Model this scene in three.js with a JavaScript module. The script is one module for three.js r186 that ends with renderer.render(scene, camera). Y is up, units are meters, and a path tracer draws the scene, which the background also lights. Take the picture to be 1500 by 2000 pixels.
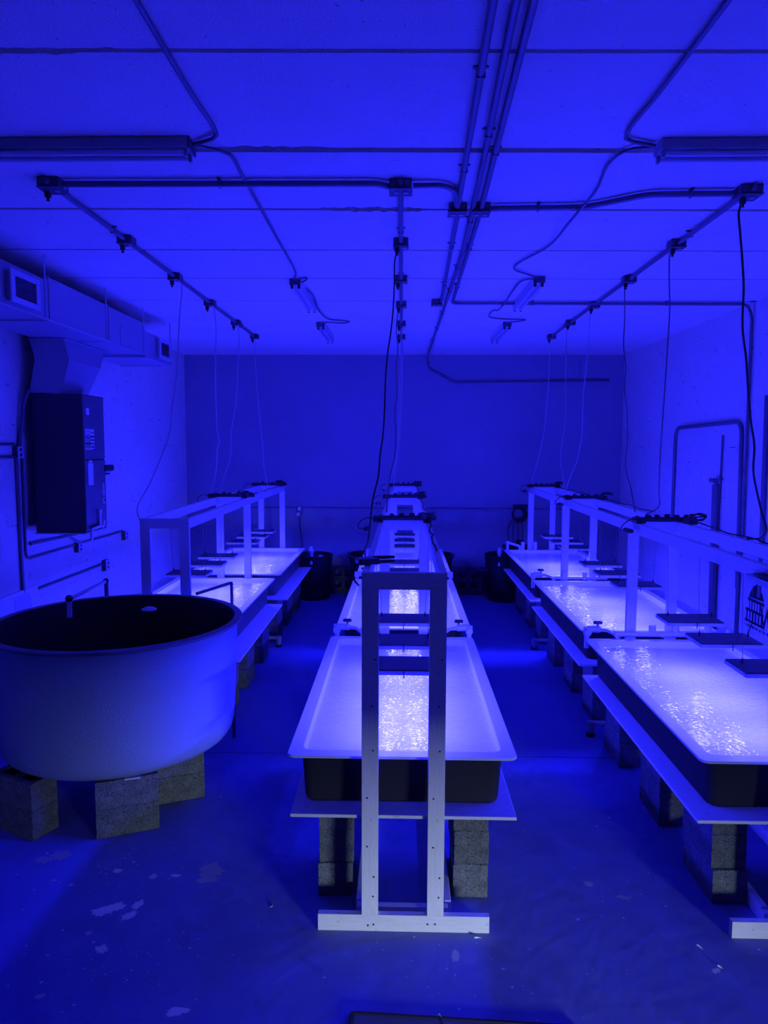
import * as THREE from 'three';
import { RoundedBoxGeometry } from 'three/addons/geometries/RoundedBoxGeometry.js';
import { mergeGeometries, toCreasedNormals } from 'three/addons/utils/BufferGeometryUtils.js';
import { RectAreaLightUniformsLib } from 'three/addons/lights/RectAreaLightUniformsLib.js';

// ---------------------------------------------------------------- camera, exposure, daylight
RectAreaLightUniformsLib.init();
const scene = new THREE.Scene();
scene.background = new THREE.Color(0x000000);
const renderer = new THREE.WebGLRenderer({ antialias: true });
renderer.toneMapping = THREE.LinearToneMapping;
renderer.toneMappingExposure = 1.0;
renderer.shadowMap.enabled = true;

const camera = new THREE.PerspectiveCamera(71.58, 0.75, 0.05, 60);
camera.position.set(0, 2.6, 0);
camera.rotation.set(-0.09203, 0.02451, 0.00349, 'YXZ');

const LED_COLOR = new THREE.Color().setRGB(0.0162, 0.0156, 1.0);   // royal blue diodes
const LED_NITS = 1250;
// daylight: a strip of bright yard seen under the half-raised shutter behind the photographer
const day = new THREE.RectAreaLight(new THREE.Color().setRGB(0.53, 0.67, 1.0), 165, 3.3, 1.5);
day.name = 'daylight'; day.position.set(6.85, 1.05, 8.0); day.lookAt(1.0, 0.6, -3.6); scene.add(day);

// ---------------------------------------------------------------- helpers
const V = (x, y, z) => new THREE.Vector3(x, y, z);
let seed = 7;
const rnd = () => { seed = (seed + 0x6D2B79F5) | 0; let t = Math.imul(seed ^ (seed >>> 15), 1 | seed); t = (t + Math.imul(t ^ (t >>> 7), 61 | t)) ^ t; return ((t ^ (t >>> 14)) >>> 0) / 4294967296; };
const used = {};
function numbered(n) { const k = used[n] = (used[n] ?? -1) + 1; return k ? `${n}_${String(k).padStart(3, '0')}` : n; }
function metreUV(g) {            // uv in metres, by the direction each corner faces
  const p = g.attributes.position, n = g.attributes.normal, uv = new Float32Array(p.count * 2);
  for (let i = 0; i < p.count; i++) {
    const ax = Math.abs(n.getX(i)), ay = Math.abs(n.getY(i)), az = Math.abs(n.getZ(i));
    let u, v;
    if (ax >= ay && ax >= az) { u = p.getZ(i); v = p.getY(i); } else if (ay >= az) { u = p.getX(i); v = p.getZ(i); } else { u = p.getX(i); v = p.getY(i); }
    uv[2 * i] = u; uv[2 * i + 1] = v;
  }
  g.setAttribute('uv', new THREE.BufferAttribute(uv, 2));
  return g;
}
function box(w, h, d, x = 0, y = 0, z = 0, bevel = 0) {      // (x, y, z) is the middle of the box
  const g = bevel ? new RoundedBoxGeometry(w, h, d, 1, bevel) : new THREE.BoxGeometry(w, h, d);
  g.translate(x, y, z); return metreUV(g);
}
function cyl(r0, r1, h, x, y, z, axis = 'y', seg = 14, open = false) {
  const g = new THREE.CylinderGeometry(r1, r0, h, seg, 1, open);
  if (axis === 'x') g.rotateZ(-Math.PI / 2); if (axis === 'z') g.rotateX(Math.PI / 2);
  return g.translate(x, y, z);
}
const merge = (list) => mergeGeometries(list.map((g) => { const f = g.index ? g.toNonIndexed() : g; for (const k of Object.keys(f.attributes)) if (!['position', 'normal', 'uv'].includes(k)) f.deleteAttribute(k); return f; }));
class Poly extends THREE.Curve {                              // straight runs with rounded bends
  constructor(pts, fillet = 0) {
    super(); const out = [pts[0]];
    for (let i = 1; i < pts.length - 1; i++) {
      const a = pts[i - 1], b = pts[i], c = pts[i + 1], l1 = a.distanceTo(b), l2 = b.distanceTo(c), r = Math.min(fillet, l1 * 0.45, l2 * 0.45);
      if (r < 1e-4) { out.push(b); continue; }
      const p = b.clone().lerp(a, r / l1), q = b.clone().lerp(c, r / l2), cv = new THREE.QuadraticBezierCurve3(p, b, q);
      for (let k = 0; k <= 5; k++) out.push(cv.getPoint(k / 5));
    }
    out.push(pts[pts.length - 1]); this.p = out; this.acc = [0];
    for (let i = 1; i < out.length; i++) this.acc.push(this.acc[i - 1] + out[i].distanceTo(out[i - 1]));
  }
  get count() { return this.p.length - 1; }
  getPoint(t, target = new THREE.Vector3()) {                  // every corner gets an equal share of t
    const s = Math.min(0.999999, Math.max(0, t)) * this.count, i = Math.floor(s);
    return target.copy(this.p[i]).lerp(this.p[i + 1], s - i);
  }
  getPointAt(t, target) { return this.getPoint(t, target); }
  getTangentAt(t, target) { return this.getTangent(t, target); }
}
function pipe(pts, r, fillet = 0.05, seg = 8) {
  const c = new Poly(pts.map((p) => (p.isVector3 ? p : V(...p))), fillet);
  return new THREE.TubeGeometry(c, c.count, r, seg);
}
function cord(pts, r, n = 6, seg = 5) {                       // a limp cable through the points
  const c = new THREE.CatmullRomCurve3(pts.map((p) => (p.isVector3 ? p : V(...p))), false, 'centripetal');
  return new THREE.TubeGeometry(c, pts.length * n, r, seg);
}
function loopPts(w, l, r, y, n = 5) {                          // rounded rectangle in the xz plane
  const o = [];
  [[1, 1, 0], [-1, 1, 1], [-1, -1, 2], [1, -1, 3]].forEach(([sx, sz, q]) => {
    for (let k = 0; k <= n; k++) { const a = (q + k / n) * Math.PI / 2; o.push([sx * (w / 2 - r) + r * Math.cos(a), y, sz * (l / 2 - r) + r * Math.sin(a)]); }
  });
  return o;
}
function loft(loops, capEnd = false, capStart = false) {      // skin through closed loops of equal length
  const n = loops[0].length, pos = [];
  const tri = (a, b, c) => pos.push(...a, ...b, ...c);
  for (let i = 0; i < loops.length - 1; i++) for (let j = 0; j < n; j++) {
    const a = loops[i][j], b = loops[i][(j + 1) % n], c = loops[i + 1][(j + 1) % n], d = loops[i + 1][j];
    tri(a, d, b); tri(b, d, c);
  }
  const cap = (L, flip) => { const m = [0, 1, 2].map((k) => L.reduce((s, p) => s + p[k], 0) / n); for (let j = 0; j < n; j++) flip ? tri(m, L[j], L[(j + 1) % n]) : tri(m, L[(j + 1) % n], L[j]); };
  if (capEnd) cap(loops[loops.length - 1], false); if (capStart) cap(loops[0], true);
  let g = new THREE.BufferGeometry(); g.setAttribute('position', new THREE.Float32BufferAttribute(pos, 3));
  g.computeVertexNormals(); g = toCreasedNormals(g, 0.6); return metreUV(g);
}
function mesh(name, g, m, parent, label) {                     // a part
  const o = new THREE.Mesh(g, m); o.name = name; o.castShadow = o.receiveShadow = true; parent.add(o);
  if (label) o.userData.label = label; return o;
}
function thing(name, label, category, pos = [0, 0, 0], turn = 0, group) {
  const o = new THREE.Group(); o.name = numbered(name); o.position.set(...pos); o.rotation.y = turn; o.userData = { label, category };
  if (group) o.userData.group = group; scene.add(o); return o;
}
function one(name, label, category, g, m, pos = [0, 0, 0], turn = 0, group) {
  const o = new THREE.Mesh(g, m); o.name = numbered(name); o.position.set(...pos); o.rotation.y = turn; o.castShadow = o.receiveShadow = true;
  o.userData = { label, category }; if (group) o.userData.group = group; scene.add(o); return o;
}
function copyOf(src, name, label, pos, turn = 0, group) {
  const o = src.clone(); o.name = numbered(name); o.position.set(...pos); o.rotation.y = turn; o.userData = { ...src.userData, label };
  if (group) o.userData.group = group; scene.add(o); return o;
}
function struct(name, g, m) {
  const o = g ? new THREE.Mesh(g, m) : new THREE.Group(); o.name = name; o.castShadow = o.receiveShadow = true; o.userData = { kind: 'structure' }; scene.add(o); return o;
}
const ORD = ['nearest', 'second', 'third', 'fourth', 'fifth', 'sixth', 'seventh', 'eighth', 'ninth'];

// ---------------------------------------------------------------- textures
function lattice(n, s) { const a = new Float32Array(n * n); const keep = seed; seed = s; for (let i = 0; i < a.length; i++) a[i] = rnd(); seed = keep; return a; }
function tileNoise(n, s) {                                     // smooth noise over [0,1), n cells, tiles
  const a = lattice(n, s), f = (t) => t * t * (3 - 2 * t);
  return (u, v) => { u = (u - Math.floor(u)) * n; v = (v - Math.floor(v)) * n; const i = Math.floor(u), j = Math.floor(v), x = f(u - i), y = f(v - j), i1 = (i + 1) % n, j1 = (j + 1) % n;
    return (a[j * n + i] * (1 - x) + a[j * n + i1] * x) * (1 - y) + (a[j1 * n + i] * (1 - x) + a[j1 * n + i1] * x) * y; };
}
function dataTex(n, fn, srgb = true, rx = 1, ry = 1, m = n) {
  const d = new Uint8Array(n * m * 4);
  for (let j = 0; j < m; j++) for (let i = 0; i < n; i++) { const c = fn(i / n, j / m), k = (j * n + i) * 4; const q = Array.isArray(c) ? c : [c, c, c]; d[k] = 255 * Math.min(1, Math.max(0, q[0])); d[k + 1] = 255 * Math.min(1, Math.max(0, q[1])); d[k + 2] = 255 * Math.min(1, Math.max(0, q[2])); d[k + 3] = 255; }
  const t = new THREE.DataTexture(d, n, m); t.wrapS = t.wrapT = THREE.RepeatWrapping; t.magFilter = THREE.LinearFilter; t.minFilter = THREE.LinearMipmapLinearFilter; t.generateMipmaps = true;
  if (srgb) t.colorSpace = THREE.SRGBColorSpace; t.repeat.set(rx, ry); t.needsUpdate = true; return t;
}
const nA = tileNoise(8, 11), nB = tileNoise(32, 12), nC = tileNoise(128, 13), nD = tileNoise(256, 14);
const specks = dataTex(512, (u, v) => { const a = nD(u, v), b = nD(v + 0.3, u + 0.6), c = nB(u, v); return (a > 0.8 ? 1.0 : 0.72 + 0.12 * a) * (b > 0.82 ? 0.5 : 1) * (0.84 + 0.16 * c); }, true, 1 / 1.3, 1 / 1.3);
const speckBump = dataTex(512, (u, v) => 0.55 * nD(u, v) + 0.25 * nC(u, v) - (nD(v + 0.3, u + 0.6) > 0.82 ? 0.3 : 0) + 0.3, false, 1 / 1.3, 1 / 1.3);
const grainTex = dataTex(256, (u, v) => 0.93 + 0.07 * (0.6 * nC(u * 0.12, v) + 0.4 * nD(u * 0.05 + 0.4, v)) - (nB(u, v * 0.6) > 0.93 ? 0.12 : 0), true, 1 / 0.8, 1 / 0.8, 256);
const grainUp = dataTex(256, (v, u) => 0.93 + 0.07 * (0.6 * nC(u * 0.12, v) + 0.4 * nD(u * 0.05 + 0.4, v)) - (nB(u, v * 0.6) > 0.93 ? 0.12 : 0), true, 1 / 0.8, 1 / 0.8, 256);
const wallTex = dataTex(1024, (u, v) => {
  // 3.2 m tile of painted block: faint mottling, scuffs, dark pits, and paint missing along a few mortar courses (0.2 m apart)
  let c = 0.95 + 0.05 * (0.5 * nA(u, v) + 0.5 * nB(u, v));
  const row = v * 16, fr = Math.abs(row - Math.round(row)) * 0.2;
  if (fr < 0.0042 && nB(u * 1.0, Math.round(row) / 16 + 0.013) > 0.84) c *= 0.55;
  const col = u * 8 + (Math.round(row) % 2) * 0.5, fc = Math.abs(col - Math.round(col)) * 0.4;
  if (fc < 0.004 && nB(Math.round(col) / 8, v) > 0.95) c *= 0.66;
  if (nC(u, v) > 0.975) c *= 0.55;
  if (nB(u + 0.5, v + 0.25) > 0.88 && nD(u, v) > 0.6) c *= 0.82;
  return c;
}, true, 1 / 3.2, 1 / 3.2);
const roughTex = dataTex(512, (u, v) => 0.5 * nC(u, v) + 0.3 * nD(u, v) + 0.2 * nB(u, v), false, 1 / 0.8, 1 / 0.8);
const ceilTex = dataTex(1024, (u, v) => { let c = 0.955 + 0.045 * (0.6 * nA(u, v) + 0.4 * nB(u, v)); if (nC(u, v) > 0.975) c *= 0.7; return c; }, true, 1 / 4, 1 / 4);
const ripple = (() => {                                        // crossing wavelets on a tile of 1.2 m
  const waves = []; const keep = seed; seed = 91;
  for (let i = 0; i < 70; i++) { const k = 8 + rnd() * 44, a = rnd() * Math.PI * 2, kx = Math.round(k * Math.cos(a)), ky = Math.round(k * 1.25 * Math.sin(a)); waves.push([kx, ky, rnd() * 6.28, 1 / (3 + Math.hypot(kx, ky))]); }
  seed = keep;
  return dataTex(768, (u, v) => { let s = 0; const w = 0.05 * (nA(u, v) - 0.5); for (const [kx, ky, p, am] of waves) s += am * Math.sin(6.28318 * (kx * (u + w) + ky * (v + w)) + p); return 0.5 + 0.4 * s; }, false, 1 / 1.2, 1 / 1.2);
})();

// ---------------------------------------------------------------- materials (linear base colours)
const lin = (r, g, b) => new THREE.Color().setRGB(r, g ?? r, b ?? r);
const MS = (c, roughness, o = {}) => new THREE.MeshStandardMaterial({ color: c, roughness, ...o });
const M = {
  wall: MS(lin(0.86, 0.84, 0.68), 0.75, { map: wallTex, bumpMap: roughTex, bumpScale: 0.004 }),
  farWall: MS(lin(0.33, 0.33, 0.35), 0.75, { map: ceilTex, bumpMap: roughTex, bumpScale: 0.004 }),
  ceiling: MS(lin(0.93, 0.91, 0.73), 0.85, { map: ceilTex, bumpMap: roughTex, bumpScale: 0.003 }),
  slabCore: MS(lin(0.1), 0.95),
  plinth: MS(lin(0.16, 0.16, 0.18), 0.8, { bumpMap: roughTex, bumpScale: 0.003 }),
  wood: MS(lin(0.84, 0.82, 0.78), 0.55, { map: grainTex, bumpMap: grainTex, bumpScale: 0.0015 }),
  woodUp: MS(lin(0.84, 0.82, 0.78), 0.55, { map: grainUp, bumpMap: grainUp, bumpScale: 0.0015 }),
  screw: MS(lin(0.06), 0.5, { metalness: 0.6 }),
  deck: MS(lin(0.8, 0.79, 0.76), 0.6, { map: grainTex }),
  tankWhite: MS(lin(0.84, 0.85, 0.85), 0.4),
  tankBlack: MS(lin(0.014), 0.8),
  tankGrey: MS(lin(0.085), 0.5),
  water: new THREE.MeshPhysicalMaterial({ color: 0xffffff, roughness: 0.03, transmission: 1, thickness: 0, ior: 1.33, bumpMap: ripple, bumpScale: 0.0085 }),
  tubGrey: MS(lin(0.27, 0.33, 0.44), 0.6, { bumpMap: roughTex, bumpScale: 0.003 }),
  tubRim: MS(lin(0.16), 0.5),
  black: MS(lin(0.012), 0.55),
  blackGloss: MS(lin(0.015), 0.3),
  pvc: MS(lin(0.7), 0.35),
  conduit: MS(lin(0.14, 0.14, 0.15), 0.45, { metalness: 0.3 }),
  galv: MS(lin(0.42, 0.43, 0.44), 0.5, { metalness: 0.35, bumpMap: roughTex, bumpScale: 0.002 }),
  boxSteel: MS(lin(0.09), 0.5, { metalness: 0.3 }),
  fixture: MS(lin(0.35), 0.5),
  fixtureWhite: MS(lin(0.6), 0.5),
  tubeGlass: MS(lin(0.75), 0.25),
  cordBlack: MS(lin(0.015), 0.6),
  cordGrey: MS(lin(0.16), 0.6),
  cordWhite: MS(lin(0.5), 0.5),
  block: MS(lin(0.3, 0.315, 0.3), 0.95, { map: specks, bumpMap: speckBump, bumpScale: 0.006 }),
  block2: MS(lin(0.25, 0.265, 0.25), 0.95, { map: specks, bumpMap: speckBump, bumpScale: 0.007 }),
  unit: MS(lin(0.035), 0.5),
  unitSide: MS(lin(0.09), 0.5),
  panelTop: MS(lin(0.075), 0.45),
  panelEdge: MS(lin(0.55), 0.4),
  diode: new THREE.MeshStandardMaterial({ color: lin(0.2), roughness: 0.4, emissive: LED_COLOR, emissiveIntensity: 12 }),
  barrel: MS(lin(0.008), 0.6),
  register: MS(lin(0.62), 0.5),
  louver: MS(lin(0.03), 0.5),
  sleeper: MS(lin(0.08), 0.9),
};

// ---------------------------------------------------------------- the room
const XL = -3.85, XR = 3.87, ZF = -12.65, ZR = 1.6, HC = 4.2;
function canvasTex(w, h, draw) { const c = document.createElement('canvas'); c.width = w; c.height = h; draw(c.getContext('2d'), w, h); const t = new THREE.CanvasTexture(c); t.colorSpace = THREE.SRGBColorSpace; return t; }
{ // floor: two poured slabs with a saw-cut joint between them; worn dark paint, concrete showing through where it has flaked
  const fl = struct('floor');
  const z0 = -5.794, z1 = 1.75, x0 = -3.95, x1 = 3.95;
  const chipTex = canvasTex(2048, 2048, (g, w, h) => {
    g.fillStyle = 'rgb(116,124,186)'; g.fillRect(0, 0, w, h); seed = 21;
    const px = (x, z) => [(x - x0) / (x1 - x0) * w, (z - z0) / (z1 - z0) * h], sc = w / (x1 - x0);
    for (let i = 0; i < 2600; i++) { const v = rnd() < 0.5 ? 0 : 255; g.fillStyle = `rgba(${v},${v},${v},${0.012 + 0.02 * rnd()})`; g.beginPath(); g.ellipse(rnd() * w, rnd() * h, 6 + rnd() * 60, 4 + rnd() * 30, rnd() * 3, 0, 7); g.fill(); }
    const chip = (x, z, a, b, turn, tone) => { const [cx, cy] = px(x, z); g.fillStyle = `rgb(${tone},${tone},${tone})`; g.beginPath(); for (let k = 0; k < 22; k++) { const t = k / 22 * 6.283, r = 0.62 + 0.55 * rnd(), u = a * sc * r * Math.cos(t), v = b * sc * r * Math.sin(t); const X = cx + u * Math.cos(turn) - v * Math.sin(turn), Y = cy + u * Math.sin(turn) + v * Math.cos(turn); k ? g.lineTo(X, Y) : g.moveTo(X, Y); } g.closePath(); g.fill(); };
    chip(-2.15, -4.25, 0.07, 0.06, 0.3, 178); chip(-2.24, -4.2, 0.05, 0.05, 0.3, 176); chip(-1.67, -3.72, 0.062, 0.045, -0.25, 235); chip(-1.6, -3.76, 0.05, 0.04, -0.3, 235);
    chip(-1.485, -3.78, 0.03, 0.05, 0.2, 230); chip(-1.5, -3.69, 0.028, 0.06, 0.7, 230); chip(-1.54, -3.42, 0.04, 0.032, 0.5, 226); chip(-1.15, -4.12, 0.08, 0.09, 0, 170); chip(-1.16, -4.02, 0.08, 0.03, -0.2, 178); chip(-1.02, -3.03, 0.062, 0.028, -0.3, 230);
    chip(-1.73, -4.1, 0.03, 0.024, 0, 226); chip(-1.49, -4.05, 0.024, 0.03, 0, 210); chip(-1.36, -4.06, 0.034, 0.018, 0, 226); chip(-1.66, -3.54, 0.02, 0.02, 0, 190); chip(-1.7, -3.1, 0.025, 0.02, 0, 188); chip(0.29, -3.43, 0.022, 0.055, 0, 190);
    chip(-1.95, -3.95, 0.016, 0.012, 0, 210); chip(-2.07, -3.99, 0.02, 0.01, 0, 200); chip(1.13, -4.05, 0.03, 0.03, 0.4, 180); chip(1.3, -3.93, 0.04, 0.02, 0.4, 176); chip(1.58, -3.36, 0.018, 0.03, 0.8, 230); chip(-2.6, -5.1, 0.1, 0.03, 0, 160);
    for (let i = 0; i < 190; i++) { const cl = rnd(); const [bx, bz] = cl < 0.3 ? [-1.8, -4.05] : cl < 0.5 ? [-1.2, -3.35] : cl < 0.65 ? [-1.7, -3.3] : cl < 0.75 ? [1.2, -3.95] : cl < 0.85 ? [0.1, -3.4] : [0.6, -3.2]; const r = 0.003 + 0.008 * rnd() * rnd(); chip(bx + (rnd() + rnd() - 1) * 0.55, bz + (rnd() + rnd() - 1) * 0.4, r, r * 0.8, rnd() * 3, 205 + 35 * rnd()); }
    for (let i = 0; i < 70; i++) { const r = 0.004 + 0.006 * rnd(); chip(x0 + 7.9 * rnd(), -5.7 + 4.5 * rnd(), r, r, 0, 215); }
    for (let i = 0; i < 14; i++) { g.fillStyle = 'rgba(60,60,66,0.13)'; const [cx, cy] = px(-1 + 3.2 * rnd(), -5 + 2.4 * rnd()); g.beginPath(); g.ellipse(cx, cy, 5 + 24 * rnd(), 3 + 9 * rnd(), rnd(), 0, 7); g.fill(); }
  });
  const mFront = MS(lin(1), 0.92, { map: chipTex, bumpMap: roughTex, bumpScale: 0.002 });
  const front = box(x1 - x0, 0.15, z1 - z0, 0, -0.075, (z0 + z1) / 2); const p = front.attributes.position, uv = front.attributes.uv;
  for (let i = 0; i < p.count; i++) uv.setXY(i, (p.getX(i) - x0) / (x1 - x0), 1 - (p.getZ(i) - z0) / (z1 - z0));
  mesh('floor_slab', front, mFront, fl);
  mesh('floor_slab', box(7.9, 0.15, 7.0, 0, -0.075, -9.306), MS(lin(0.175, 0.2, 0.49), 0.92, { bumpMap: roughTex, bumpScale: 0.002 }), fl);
  mesh('subgrade', box(7.9, 0.05, 15, 0, -0.16, -5.5), M.slabCore, fl);
}
{ // ceiling: precast planks, about a metre wide, joints open towards the camera and tight at the far end
  const ce = struct('ceiling');
  const joints = [[2.0, .02], [0.95, .02], [-0.05, .02], [-1.05, .02], [-2.06, .024], [-3.045, .028], [-4.015, .06], [-4.985, .036], [-5.99, .026], [-6.975, .022], [-8.03, .018], [-9.02, .002], [-10.0, .002], [-11.0, .002], [-12.0, .002], [-12.9, .002]];
  seed = 33;
  for (let i = 0; i < joints.length - 1; i++) {
    const [za, ga] = joints[i], [zb, gb] = joints[i + 1], near = [], far = [];
    for (let k = 0; k <= 240; k++) {
      const x = -4 + 8 * k / 240, sk = -0.021 * x;
      let ca = 0, cb = 0;                                       // broken arrises
      if (i === 5 && x < -1.35) ca = 0.006 + 0.022 * rnd() * rnd();
      if (i === 4 && x < -1.2) cb = 0.02 * rnd() * rnd();
      if (i === 5 && x > -1.2 && x < -0.4) cb = 0.035 * rnd() * rnd();
      if (i === 6 && x > -1.1 && x < -0.7) cb = -0.02 - 0.02 * rnd();
      if (i === 7 && x > -0.5 && x < 0.1) ca = 0.045 * rnd() * rnd() + 0.008;
      if (i === 6 && x > -0.55 && x < 0.1) cb = 0.008 + 0.05 * rnd() * rnd();
      if (i === 6 && x < -1.2) ca = 0.01 * rnd();
      near.push([x, za - ga / 2 + sk - ca - 0.002 * rnd()]); far.push([x, zb + gb / 2 + sk + Math.max(0, cb) + 0.002 * rnd()]);
    }
    const s = new THREE.Shape([...near, ...far.reverse()].map(([x, z]) => new THREE.Vector2(x, -z)));
    const g = new THREE.ExtrudeGeometry(s, { depth: 0.12, bevelEnabled: false }); g.rotateX(-Math.PI / 2); g.translate(0, HC, 0);
    mesh('ceiling_plank', metreUV(g), M.ceiling, ce);
  }
  mesh('roof_deck', box(8, 0.1, 15.2, 0, HC + 0.19, -5.4), M.slabCore, ce);
}
struct('wall_left', box(0.2, 4.5, 14.6, XL - 0.1, 2.1, -5.6), M.wall);
struct('wall_right', box(0.2, 4.5, 14.6, XR + 0.1, 2.1, -5.6), M.wall);
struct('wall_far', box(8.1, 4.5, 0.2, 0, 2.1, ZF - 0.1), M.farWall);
struct('wall_rear', merge([box(6.65, 4.4, 0.15, -0.575, 2.1, ZR + 0.075), box(1.7, 2.0, 0.15, 3.1, 3.3, ZR + 0.075)]), M.plinth);
struct('trim_1', box(7.72, 0.03, 0.02, 0.01, 1.505, ZF + 0.01), M.plinth);
{ const d = struct('door_1'); for (let k = 0; k < 14; k++) mesh('shutter_slat', box(1.2, 0.118, 0.02, 3.3, 0.859 + k * 0.112, ZR + 0.05 + (k % 2) * 0.021, 0.004), M.galv, d); }

// ---------------------------------------------------------------- cinder blocks, decks, tanks
const blockGeo = (() => {                                       // two vertical cores, long side along z
  const s = new THREE.Shape(); const w = 0.095, l = 0.195; s.moveTo(-w, -l); s.lineTo(w, -l); s.lineTo(w, l); s.lineTo(-w, l); s.closePath();
  for (const c of [-1, 1]) { const h = new THREE.Path(); h.moveTo(-0.06, c * 0.09 - 0.065); h.lineTo(-0.06, c * 0.09 + 0.065); h.lineTo(0.06, c * 0.09 + 0.065); h.lineTo(0.06, c * 0.09 - 0.065); h.closePath(); s.holes.push(h); }
  const g = new THREE.ExtrudeGeometry(s, { depth: 0.19, bevelEnabled: true, bevelThickness: 0.005, bevelSize: 0.004, bevelSegments: 1 });
  g.rotateX(-Math.PI / 2); g.translate(0, 0.0055, 0); return metreUV(g);
})();
const BH = 0.2015;
function cinder(label, pos, turn, group, m) { return one('cinder_block', label, 'cinder block', blockGeo, m ?? (rnd() < 0.5 ? M.block : M.block2), pos, turn, group); }
const LEVEL = ['bottom', 'middle', 'top'];
const DECK_Z = [[-3.645, -6.06], [-6.36, -8.72], [-9.02, -11.46]];
const ROWS = {
  middle: { deckX: [0.018, 0.03, 0.045], tankX: [0.01, 0.025, 0.04], tanks: [0, 1, 2], name: 'middle row' },
  sign: { deckX: [2.19, 2.235, 2.275], tankX: [2.24, 2.28, 2.3], tanks: [0, 1, 2], name: 'sign-side row' },
  duct: { deckX: [0, -2.09, -2.08], tankX: [0, -2.22, -2.2], tanks: [1, 2], name: 'duct-side row' },
};
const tankGeo = (() => {
  const W = 1.25, Lz = 2.44;
  return {
    shell: loft([loopPts(1.07, 2.25, 0.05, 0.004), loopPts(1.085, 2.265, 0.055, 0.03), loopPts(1.115, 2.3, 0.06, 0.292)], false, true),
    rim: loft([loopPts(1.116, 2.302, 0.06, 0.286), loopPts(W, Lz, 0.045, 0.286), loopPts(W + 0.004, Lz + 0.004, 0.047, 0.293), loopPts(W - 0.004, Lz - 0.004, 0.045, 0.3), loopPts(1.1, 2.285, 0.05, 0.3), loopPts(1.094, 2.28, 0.05, 0.296)]),
    liner: loft([loopPts(1.094, 2.28, 0.05, 0.297), loopPts(1.09, 2.276, 0.05, 0.245), loopPts(1.086, 2.272, 0.05, 0.242)], true),
    water: (() => { const g = new THREE.ShapeGeometry(new THREE.Shape(loopPts(1.089, 2.274, 0.05, 0).map(([x, , z]) => new THREE.Vector2(x, z)))); g.rotateX(-Math.PI / 2); g.translate(0, 0.272, 0); return metreUV(g); })(),
    leg: null,
  };
})();
const TANK_Z = [-4.92, -7.64, -10.34];
function tank(row, i, label, shellMat) {
  const r = ROWS[row], t = thing('shallow_tank', label, 'tank', [r.tankX[i], 0.63, TANK_Z[i]], 0, 'shallow coral tanks in three rows');
  mesh('shell', tankGeo.shell, shellMat, t); mesh('rim', tankGeo.rim, M.tankWhite, t, 'flat white flange'); mesh('liner', tankGeo.liner, M.tankWhite, t); mesh('water', tankGeo.water, M.water, t, 'rippling clear water');
  return t;
}
const WORD3 = ['nearest', 'second', 'farthest'];
for (const [row, r] of Object.entries(ROWS)) for (const i of r.tanks) {
  const w = row === 'duct' && i === 1 ? 'nearer' : row === 'duct' ? 'farther' : WORD3[i];
  tank(row, i, row === 'duct' ? `${w} white tank with grey sides in the duct-side row, full of blue-lit water` : `${w} shallow white tank with black sides in the ${r.name}`, row === 'duct' ? M.tankGrey : M.tankBlack);
  const [za, zb] = DECK_Z[i];
  one('deck_board', `white plywood board under the ${w} tank of the ${r.name}`, 'board', box(1.215, 0.019, za - zb, 0, 0.6195, 0, 0.003), M.deck, [r.deckX[i], 0, (za + zb) / 2], 0, 'boards carrying the tanks');
  // piers of three blocks: aisle edges at the ends and the middle, the hidden edge at the ends
  const pz = [za - 0.45, (za + zb) / 2 - 0.06, zb + 0.24], cx = r.deckX[i];
  const sides = row === 'middle' ? [[-1, [0, 2]], [1, [0, 2]]] : row === 'sign' ? [[-1, [0, 1, 2]], [1, [0, 2]]] : [[1, [0, 1, 2]], [-1, [0, 2]]];
  seed = 100 + i * 7 + row.length;
  for (const [s, list] of sides) for (const q of list) for (let k = 0; k < 3; k++) {
    const off = row === 'middle' ? 0.395 : row === 'sign' ? 0.312 : 0.34;
    const which = row === 'middle' ? (s < 0 ? 'tub-side' : 'sign-side') : (row === 'sign') === (s < 0) ? 'aisle-side' : 'wall-side';
    const nth = ORD[(row === 'duct' ? i - 1 : i) * list.length + list.indexOf(q)];
    cinder(`${LEVEL[k]} cinder block of the ${nth} ${which} pier under the ${r.name}`, [cx + s * off + (rnd() - 0.5) * 0.012, k * BH, pz[q] + (rnd() - 0.5) * 0.02], row === 'middle' && s < 0 && q === 0 ? 0.06 : (rnd() - 0.5) * 0.05, `piers of the ${r.name}`);
  }
}

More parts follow.
